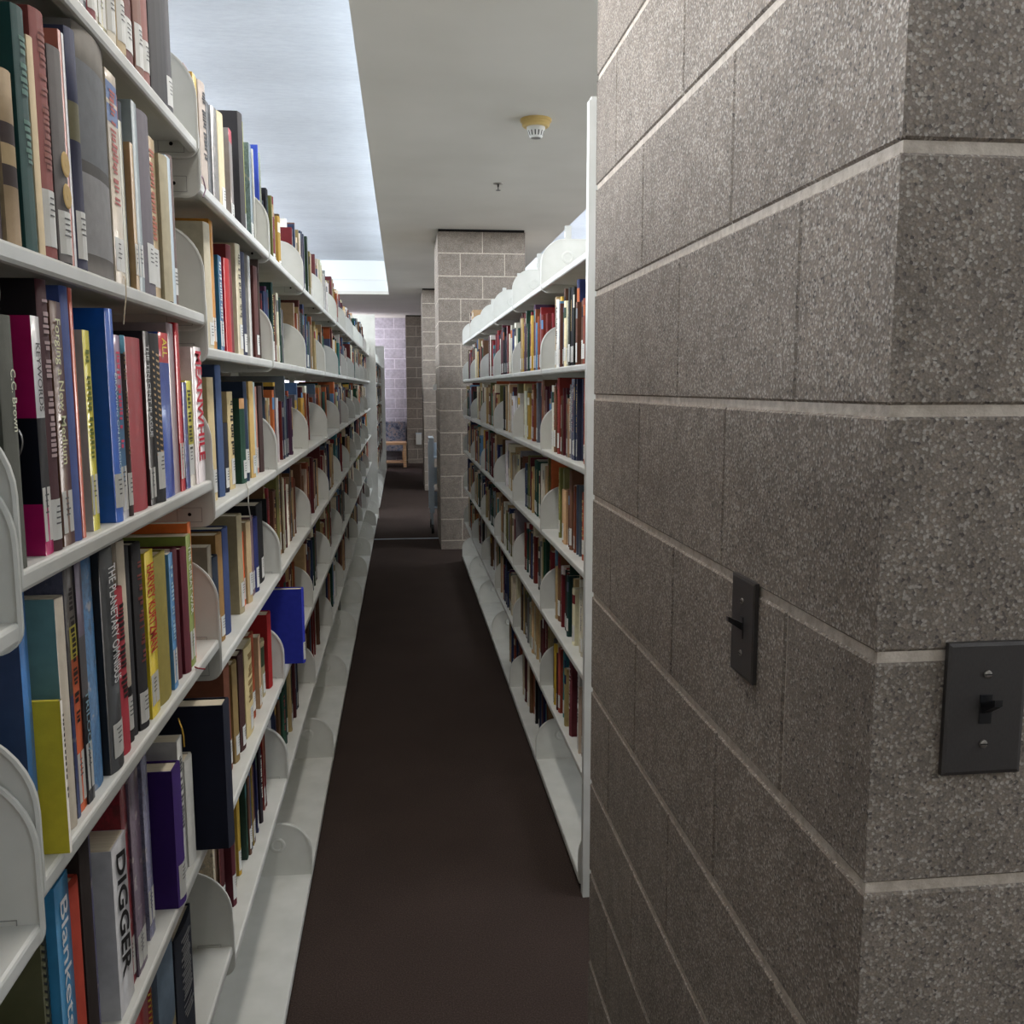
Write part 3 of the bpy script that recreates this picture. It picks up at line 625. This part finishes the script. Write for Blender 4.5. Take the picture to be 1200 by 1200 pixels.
def gen(side, z, ya, yb, gap, tone, clear, rr):
    """a run of books between ya and yb with an empty gap at the far end"""
    out = []; y = ya+.006; end = yb-gap
    mode = rr.random()
    while y < end:
        n, c, _ = rr.choices(PAL, [p[2]*(tone.get(p[0], 1)) for p in PAL])[0]
        rep = 1 if rr.random() > .12 else rr.randint(2, 5)
        k = 'h' if rr.random() < .68 else 'p'
        t = rr.choice((.012, .016, .02, .024, .028, .032, .038, .045, .02, .026)) if k == 'h' else rr.uniform(.008, .026)
        h = min(clear, rr.choice((.19, .2, .205, .21, .215, .225, .235, .24, .25, .265)) + rr.uniform(-.006, .008))
        for _ in range(rep):
            if y+t > end: y = end; break
            f = rr.uniform(.86, 1.12); cc = '%02x%02x%02x' % tuple(int(max(8, min(232, v*f+rr.uniform(-6, 6)))) for v in c)
            ex = {'st': rr.random() < .72}; size = 'tall' if h > .24 else 'short' if h < .2 else 'slim' if t < .014 else 'thick' if t > .036 else ''
            if rr.random() < .3:
                c2 = rr.choice(PAL); ex['seg'] = [(.1, cc), (.16, '%02x%02x%02x' % c2[1]), (.74, cc)]
            elif rr.random() < .45: ex['bars'] = rr.choice(('c8b070', 'd8d4c8', '2a2826', '8a3030')) if sum(c) < 380 else rr.choice(('2a2826', '70402c', '304060'))
            if k == 'p' and rr.random() < .2: ex['mot'] = 1
            out.append(dict(y0=y, y1=y+t, h=h, k=k, c=cc, sb=rr.choice((0, .002, .005, .008, .012, .02, .03)), d=min(.2, h*rr.uniform(.66, .78)), ex=ex,
                            desc=' '.join(w for w in (size, n, 'hardback' if k == 'h' else 'paperback') if w)))
            y += t+.0006
            if rr.random() < .03: y += rr.uniform(.01, .05)
    return out
SH_ORD = {6: 'top', 5: 'second', 4: 'third', 3: 'fourth', 2: 'fifth', 1: 'sixth', 0: 'bottom'}
NUM = ('first second third fourth fifth sixth seventh eighth ninth tenth eleventh twelfth thirteenth fourteenth fifteenth sixteenth seventeenth eighteenth nineteenth twentieth').split()
TENS = {2: 'twenty', 3: 'thirty', 4: 'forty', 5: 'fifty'}
def nth(i): return NUM[i-1] if i <= 20 else TENS[i//10]+'-'+NUM[i % 10-1] if i % 10 else {30: 'thirtieth', 40: 'fortieth', 50: 'fiftieth'}[i]
specs = []; taken = {}
rb = random.Random(5)
lvl = {'a': LVA, 'b': STD}
cnt = {}
for r, y0, y1, h, k, c, desc, ex in T:
    i = 6-int(r[1]); z = lvl[r[0]][i]; cnt[r] = cnt.get(r, 0)+1
    row = SH_ORD[i]+' shelf' if i in (0, 6) else SH_ORD[i]+' shelf down'
    where = 'bay facing switch' if r[0] == 'a' else 'third long-range bay'
    lab = '%s, %s along %s, %s' % (desc, nth(cnt[r]), row, where)
    t = y1-y0; d = min(.205, h*.74)
    if ex.get('clip') or 'picture' in desc or 'blue book with white' in desc: d = .2
    book((ex['x']-(rb.choice((0, .002, .005, .009)) if not ex.get('ti') else 0), (y0+y1)/2, z+.0003), -1, t-.0004, h, d, k, c, lab, 'books on the long range', ex, rb)
nind = len(T)
book((-.317, 1.632, .7103), -1, .046, .262, .215, 'h', '0c1226', 'large navy album jutting over the lip of the sixth shelf facing the switch'.replace('sixth', 'fifth'), 'books on the long range', {'st': 0}, rb)
book((-.318, 2.90, .6673), -1, .036, .235, .2, 'h', '26309a', 'royal blue hardback jutting into the aisle from the fifth shelf down', 'books on the long range', {}, rb)
nind += 2
for bi in range(12):                         # long range, front face
    ya = YL0+bi*BAY+.006; lv = lvZ if bi == 0 else LVA if bi == 1 else STD
    for i, z in enumerate(lv):
        if bi in (1,) and i > 0: continue
        if bi == 2 and i > 1: continue
        rr = random.Random(bi*31+i*7+3)
        if i == 0 and bi not in (6, 9): continue
        clear = (lv[i+1]-z-.03) if i < 6 else .27
        tone = {'cream': 1.4, 'ivory': 1.6, 'white': 1.6} if i == 6 else {'maroon': 1.6, 'brown': 1.5, 'tan': 1.4, 'rust': 1.5} if i < 4 else {}
        gap = rr.choice((.08, .13, .17, .21, .26)) + (.05 if i < 3 else 0); base = rr.choice((.012, .02, .03, .04))
        if bi == 0: gap = .3
        a2 = ya if not (bi == 0) else ya
        if i == 0: ya2 = ya; gap = .6
        else: ya2 = ya+(.0)
        if bi == 3 and i == 2: ya2 = 2.93
        for q, s in enumerate(gen(-1, z, ya2, ya+BAY-.012, gap, tone, clear, rr)):
            s.update(side=-1, z=z, x=-.374-base-s['sb'], lab='%s, %s along %s, %s long-range bay' % (s['desc'], nth(q+1), SH_ORD[i]+(' shelf' if i in (0, 6) else ' shelf down'), ORD[bi])); specs.append(s)
for bi in range(6):
    ya = YR0+bi*BAY+.006
    for i, z in enumerate(STR):
        rr = random.Random(bi*17+i*5+101)
        if i == 6 and bi != 5: continue
        if i == 0 and bi not in (1, 2): continue
        clear = (STR[i+1]-z-.03) if i < 6 else .2
        tone = {'maroon': 1.8, 'dark red': 1.6, 'brown': 1.2} if i in (0, 5, 6) else {'cream': 1.8, 'tan': 1.8, 'ivory': 1.3}
        gap = rr.choice((.04, .07, .1, .13, .17)); base = rr.choice((.005, .01, .02, .03))
        if i == 0: gap = .1 if bi == 1 else .45
        if i == 6: gap = .5
        for q, s in enumerate(gen(1, z, ya, ya+BAY-.012, gap, tone, clear, rr)):
            s.update(side=1, z=z, x=.538+base+s['sb'], lab='%s, %s along %s, %s bay past the pier' % (s['desc'], nth(q+1), SH_ORD[i]+(' shelf' if i in (0, 6) else ' shelf down'), ORD[bi])); specs.append(s)
def area(s):
    P = [shown((s['x'], y, z)) for y, z in ((s['y0'], s['z']), (s['y1'], s['z']), (s['y1'], s['z']+s['h']), (s['y0'], s['z']+s['h']))]
    if s['side'] > 0: P = [(min(x, 688), y) for x, y in P]
    P = [(min(max(x, 0), 1200), min(max(y, 0), 1200)) for x, y in P]
    return abs(sum(P[i][0]*P[(i+1) % 4][1]-P[(i+1) % 4][0]*P[i][1] for i in range(4)))/2
specs.sort(key=area, reverse=True)
NI = 300-nind
for s in specs[:NI]:
    book((s['x'], (s['y0']+s['y1'])/2, s['z']+.0003), s['side'], s['y1']-s['y0']-.0003, s['h'], s['d'], s['k'], s['c'], s['lab'], 'books on the long range' if s['side'] < 0 else 'books on the short range', s['ex'], rb)
bpy.context.view_layer.update()
for o, L, W in TITLES:
    d = o.dimensions
    if d.x > 0: o.scale = (min(L/d.x, 2.3), W/d.y if d.y > W*1.02 else 1, 1)
dg = bpy.context.evaluated_depsgraph_get()
for o, L, W in TITLES:      # lettering becomes a plain mesh
    me = bpy.data.meshes.new_from_object(o.evaluated_get(dg)); par, mx, ink_ = o.parent, o.matrix_basis.copy(), o.data.materials[0]
    bpy.data.objects.remove(o); me.materials.clear(); me.materials.append(ink_)
    q = link(me, 'spine_title', par); q.matrix_basis = mx
# the rest of the books, too many to count, in one object
mb = MB()
def simple(s):
    sd = s['side']; x = s['x']; d = s['d']; y0, y1, z, h = s['y0'], s['y1']-.0006, s['z']+.0003, s['h']; m = M['gloss' if s['k'] == 'p' else 'cloth']; c = C3(s['c']); t = y1-y0
    xb = x+sd*d; bl = -sd*min(.005, t*.15) if s['k'] == 'h' else 0
    segs = s['ex'].get('seg') or [(1, s['c'])]; zt = z+h
    for a, cc in segs:
        zb = max(zt-h*a, z)
        for u, v in ((0, .25), (.25, .75), (.75, 1)):
            f = lambda q: x+bl*(1 if .1 < q < .9 else 0)
            mb.face([(f(u), y0+t*u, zb), (f(v), y0+t*v, zb), (f(v), y0+t*v, zt), (f(u), y0+t*u, zt)], m, C3(cc))
        zt = zb
    for y in (y0, y1): mb.face([(x, y, z), (xb, y, z), (xb, y, z+h), (x, y, z+h)], m, c)
    mb.face([(xb, y0, z), (xb, y1, z), (xb, y1, z+h), (xb, y0, z+h)], M['paper'])
    mb.face([(x, y0, z+h), (x, y1, z+h), (xb, y1, z+h), (xb, y0, z+h)], m, c)
    if s['k'] == 'h' and t > .008: mb.face([(x+sd*.004, y0+.0027, z+h+.0003), (x+sd*.004, y1-.0027, z+h+.0003), (xb, y1-.0027, z+h+.0003), (xb, y0+.0027, z+h+.0003)], M['paper'])
    if s['ex'].get('st') and t > .009: mb.face([(x+bl-sd*.0006, y0+t*.12, z+.012), (x+bl-sd*.0006, y1-t*.12, z+.012), (x+bl-sd*.0006, y1-t*.12, z+.062), (x+bl-sd*.0006, y0+t*.12, z+.062)], M['sticker'])
    if s['ex'].get('bars') and t > .009: mb.face([(x+bl-sd*.0006, y0+t*.35, z+h*.45), (x+bl-sd*.0006, y1-t*.35, z+h*.45), (x+bl-sd*.0006, y1-t*.35, z+h*.85), (x+bl-sd*.0006, y0+t*.35, z+h*.85)], m, C3(s['ex']['bars']))
for s in specs[NI:]: simple(s)
for side, n, yb0, lvs, xr in ((-1, 12, YL0, STD, .36+2*DEP+.04), (1, 6, YR0, STR, .525+2*DEP+.04), (-1, 6, 11.75, STD, .36+2*DEP+.04)):
    for bi in range(n):
        for i, z in enumerate(lvs):
            rr = random.Random(bi*3+i*11+n*1000+7)
            if side < 0 and n == 6 and i:      # far range, front face
                for s in gen(side, z, yb0+bi*BAY+.006, yb0+(bi+1)*BAY-.006, .12, {}, .26, rr):
                    if i == 6: continue
                    s.update(side=side, z=z, x=side*.364); simple(s)
            if i in (0, 6): continue
            for s in gen(side, z, yb0+bi*BAY+.006, yb0+(bi+1)*BAY-.006, .04, {}, .24, rr):
                s.update(side=-side, z=z, x=side*(xr-.003)); simple(s)
o = mb.link('shelved_books'); o['kind'] = 'stuff'; o['label'] = 'remaining library books packed along both ranges, too distant to count'; o['category'] = 'books'
# ---------------------------------------------------------------- ribbons and threads hanging from the books
def ribbon(name, label, pts, r, col):
    P = []
    for i in range(len(pts)-1):
        for k in range(5): t = k/5; P.append(tuple(a+(b-a)*t for a, b in zip(pts[i], pts[i+1])))
    P.append(pts[-1]); o = tube(P, r, flat('thread', col, .8), 6).link(name); thing(name, label, 'bookmark', obj=o); return o
ribbon('bookmark_thread', 'cream bookmark thread hanging over the third shelf lip facing the switch', [(-0.372, 1.3548, 1.6691), (-0.356, 1.3031, 1.6568), (-0.353, 1.2923, 1.6372), (-0.353, 1.2803, 1.6145), (-0.353, 1.2733, 1.5979)], 0.0008, (190, 175, 150))
ribbon('bookmark_thread', 'dark thread with mauve tassel hanging from the top shelf of the third bay', [(-0.372, 1.8941, 1.9172), (-0.356, 1.8419, 1.8987), (-0.353, 1.8456, 1.8799), (-0.353, 1.8189, 1.861)], 0.0013, (120, 95, 110))
ribbon('bookmark_thread', 'white thread dangling under the third shelf beside black hardbacks', [(-0.372, 2.2749, 1.2924), (-0.354, 2.1966, 1.2862), (-0.353, 2.1825, 1.2544), (-0.353, 2.209, 1.2112)], 0.0014, (180, 176, 165))
ribbon('bookmark_ribbon', 'yellow ribbon hanging below the thick olive gold hardback', [(-0.372, 1.527, 0.9808), (-0.352, 1.4632, 0.9877), (-0.35, 1.4632, 0.975), (-0.35, 1.4651, 0.9561)], 0.0012, (190, 150, 50))
ribbon('bookmark_ribbon', 'red ribbon draped over the fourth shelf lip facing the switch', [(-0.372, 1.6526, 1.0306), (-0.356, 1.6124, 1.0392), (-0.353, 1.6513, 1.0257)], 0.0014, (150, 40, 50))
# ---------------------------------------------------------------- light switches
def switch(label, loc, rz):
    t = thing('light_switch', label, 'light switch', loc, rz, 'light switches on the block pier')
    mb = MB(); w, h, th, c = .0352, .0572, .0055, .003; m = M['bronze']   # local: faces -y
    A = [(-w, 0, -h), (w, 0, -h), (w, 0, h), (-w, 0, h)]; B = [(-w, -th+.001, -h), (w, -th+.001, -h), (w, -th+.001, h), (-w, -th+.001, h)]
    Cc = [(-w+c, -th, -h+c), (w-c, -th, -h+c), (w-c, -th, h-c), (-w+c, -th, h-c)]
    for i in range(4): j = (i+1) % 4; mb.face([A[i], A[j], B[j], B[i]], m); mb.face([B[i], B[j], Cc[j], Cc[i]], m)
    mb.face(Cc, m); mb.link('wall_plate', t)
    mb = MB(); mb.box((-.0053, -th-.0008, -.0125), (.0053, -th+.001, .0125), M['black']); mb.link('toggle_slot', t)
    mb = MB(); k = M['black']; a = [(-.004, -.0045), (.004, -.0045), (.004, .0045), (-.004, .0045)]
    P0 = [(x, -th, z+.001) for x, z in a]; P1 = [(x*.85, -th-.017, z*.62+.0105) for x, z in a]
    for i in range(4): j = (i+1) % 4; mb.face([P0[i], P0[j], P1[j], P1[i]], k)
    mb.face(P1, k); mb.link('toggle', t)
    for z in (-.0302, .0302):
        mb = lathe([(.0036, -th+.0002), (.0034, -th-.0012), (.0018, -th-.0017), (0, -th-.0017)], M['screw'], 16, 0, 0, z, None, axis='y')
        mb.v = [(x, y, zz) for x, y, zz in mb.v]; mb.box((-.0031, -th-.0020, z-.0004), (.0031, -th-.0012, z+.0004), M['hole']); 
        mb.v = [(x, -abs(y), zz) for x, y, zz in mb.v]; mb.link('screw', t)
    return t
switch('dark bronze toggle switch on the narrow end face of the block pier', (.4805, .7095, 1.249), 0)
switch('dark bronze toggle switch on the long aisle side of the block pier', (.3845, 1.0005, 1.246), -math.pi/2)
# ---------------------------------------------------------------- ceiling devices
t = thing('smoke_detector', 'white smoke detector on a yellowed round base, on the ceiling', 'smoke detector', (.739, 5.196, CZ))
lathe([(.084, 0), (.084, -.012), (.076, -.016), (.074, -.034), (.066, -.040), (.046, -.040)], M['beige'], 40).link('mounting_base', t)
s = lathe([(.050, -.034), (.049, -.05), (.046, -.058), (.034, -.092), (.030, -.096), (0, -.096)], M['plastic'], 36).link('sensor_head', t)
mb = MB()
for k in range(14):
    a = 2*math.pi*k/14; ca, sa = math.cos(a), math.sin(a)
    for (r0, z0), (r1, z1) in (((.0462, -.061), (.0372, -.086)),):
        w = .0028; mb.face([(r0*ca-w*sa, r0*sa+w*ca, z0), (r0*ca+w*sa, r0*sa-w*ca, z0), (r1*ca+w*sa, r1*sa-w*ca, z1), (r1*ca-w*sa, r1*sa+w*ca, z1)], M['hole'])
mb.link('air_slots', s)
lathe([(.026, -.0965), (0, -.0965)], M['screw'], 24).link('test_grille', s)
t = thing('ceiling_sprinkler', 'small metal sprinkler head hanging below the ceiling', 'sprinkler', (.70, 6.80, CZ))
lathe([(.036, 0), (.034, -.004), (.012, -.006)], M['screw'], 24).link('escutcheon', t)
mb = lathe([(.006, 0), (.006, -.022), (.003, -.024), (.003, -.045), (0, -.045)], M['bronze'], 12); lathe([(.017, -.045), (.017, -.047), (0, -.047)], M['bronze'], 16, mb=mb); mb.link('sprinkler_head', t)
# ---------------------------------------------------------------- book cart beside the first column
t = thing('book_cart', 'pale blue steel book cart parked behind the first block column', 'book cart', (.30, 9.72, 0))
for sx in (0, .62):
    mb = MB(); mb.box((sx-.028, .0, .22), (sx+.022, .03, .96), M['steel']); mb.box((sx-.028, .4, .22), (sx+.022, .43, .96), M['steel']); mb.box((sx-.01, .03, .24), (sx+.01, .4, .95), M['steel'])
    mb.box((sx-.028, .0, .96), (sx+.022, .43, 1.0), M['steel']); mb.link('side_panel', t)
for z in (.26, .52, .78):
    mb = MB(); mb.box((.01, .02, z), (.61, .41, z+.02), M['steel']); mb.box((.01, .2, z+.02), (.61, .215, z+.16), M['steel']); mb.link('shelf', t)
for sx in (0, .62):
    for sy in (.015, .415):
        c = MB(); c.box((sx-.012, sy-.01, .05), (sx+.008, sy+.01, .23), M['steel']); c = c.link('caster', t)
        lathe([(0, -.014), (.048, -.014), (.05, -.008), (.05, .008), (.048, .014), (0, .014)], M['rubber'], 20, sx-.002, sy, .05, axis='x').link('wheel', c)
# ---------------------------------------------------------------- seat and low table at the far wall
t = thing('lounge_seat', 'speckled blue-grey upholstered seat against the lilac wall', 'seat', (-.56, 19.40, 0))
mb = MB(); mb.box((-.62, .1, .42), (.62, .3, .82), M['fabric']); mb.link('backrest', t)
mb = MB(); mb.box((-.62, -.2, .24), (.62, .12, .42), M['fabric']); mb.link('seat_cushion', t)
mb = MB()
for sx in (-.58, .58):
    for sy in (-.16, .26): mb.box((sx-.03, sy-.03, 0), (sx+.03, sy+.03, .24), M['wood'])
mb.link('wooden_legs', t)
t = thing('low_table', 'low oak table in front of the speckled seat', 'table', (-.12, 18.35, 0))
mb = MB(); mb.box((-.3, -.3, .43), (.2, .3, .47), M['wood']); mb.link('tabletop', t)
for sx in (-.26, .16):
    for sy in (-.26, .26): mb = MB(); mb.box((sx-.03, sy-.03, 0), (sx+.03, sy+.03, .43), M['wood']); mb.link('leg', t)
mb = MB(); mb.box((-.23, -.24, .08), (.13, .24, .10), M['wood']); mb.link('lower_shelf', t)
t = thing('conduit_box', 'small beige box on the side of the first column', 'wall box', (.347, 9.45, 1.52))
mb = MB(); mb.box((-.03, -.03, -.03), (0, .03, .03), M['plastic']); mb.link('box_body', t)
mb = MB(); mb.box((-.033, -.024, -.024), (-.03, .024, .024), M['plastic']); mb.link('cover_plate', t)
t = thing('wall_cabinet', 'small pale box low on the dark column', 'wall box', (.32, 18.99, .5))
mb = MB(); mb.box((-.05, -.08, -.12), (.06, 0, .1), M['plastic']); mb.link('box_body', t)
mb = MB(); mb.box((-.055, -.085, .1), (.065, 0, .115), M['steel']); mb.link('lid', t)
# ---------------------------------------------------------------- light
def area(name, loc, rot, sx, sy, power, col):
    l = bpy.data.lights.new(name, 'AREA'); l.shape = 'RECTANGLE'; l.size = sx; l.size_y = sy; l.energy = power; l.color = col
    o = bpy.data.objects.new(name, l); COL.objects.link(o); o.location = loc; o.rotation_euler = rot; return o
DAY = (.86, .92, 1.0)
# clerestory daylight along the outer side of each ceiling well
area('skylight_glazing', (-2.58, 6.4, CZ+.27), (0, -math.pi/2, 0), .40, 16.4, 490, DAY)
area('skylight_glazing', (3.28, 6.0, CZ+.27), (0, math.pi/2, 0), .40, 15.6, 300, DAY)
area('unseen_daylight_fill', (4.5, 7.0, 1.7), (0, math.pi/2+.35, 0), 1.4, 16, 260, (.95, .96, 1))  # added side light that brightens the ceiling; no window is built here
area('unseen_ceiling_fill', (-3.0, 6, CZ-.05), (0, 0, 0), .3, 12, 60, (1, .96, .9))  # unseen overhead light added behind the long range
area('unseen_ceiling_fill', (.02, 2.3, CZ-.04), (0, 0, 0), .15, 2.6, 22, (1, .95, .9))  # overhead aisle light added out of view to brighten the pier side
area('unseen_ceiling_fill', (.6, -1.6, CZ-.05), (0, 0, 0), 1.2, .3, 4, (1, .95, .88))  # weak fill added behind the camera for the pier's end face
area('unseen_ceiling_fill', (-.9, 10.2, CZ-.03), (0, 0, 0), 1.2, .5, 7, (1, .95, .88))  # hidden light added over the cross aisle to lift the carpet
area('unseen_daylight_fill', (-2.5, 18.9, 1.9), (math.pi/2+.5, 0, 0), 2.5, 1.2, 150, (.95, .93, 1))  # light added to brighten the far wall, without any window
W = bpy.data.worlds.new('world'); SC.world = W; W.use_nodes = True
W.node_tree.nodes['Background'].inputs[0].default_value = (.8, .86, 1, 1); W.node_tree.nodes['Background'].inputs[1].default_value = .3
SC.view_settings.view_transform = 'Standard'; SC.view_settings.look = 'None'; SC.view_settings.gamma = 1; SC.view_settings.use_curve_mapping = False
SC.view_settings.exposure = 0
SC.cycles.max_bounces = 8; SC.cycles.diffuse_bounces = 5; SC.cycles.use_denoising = True; SC.cycles.sample_clamp_indirect = 4
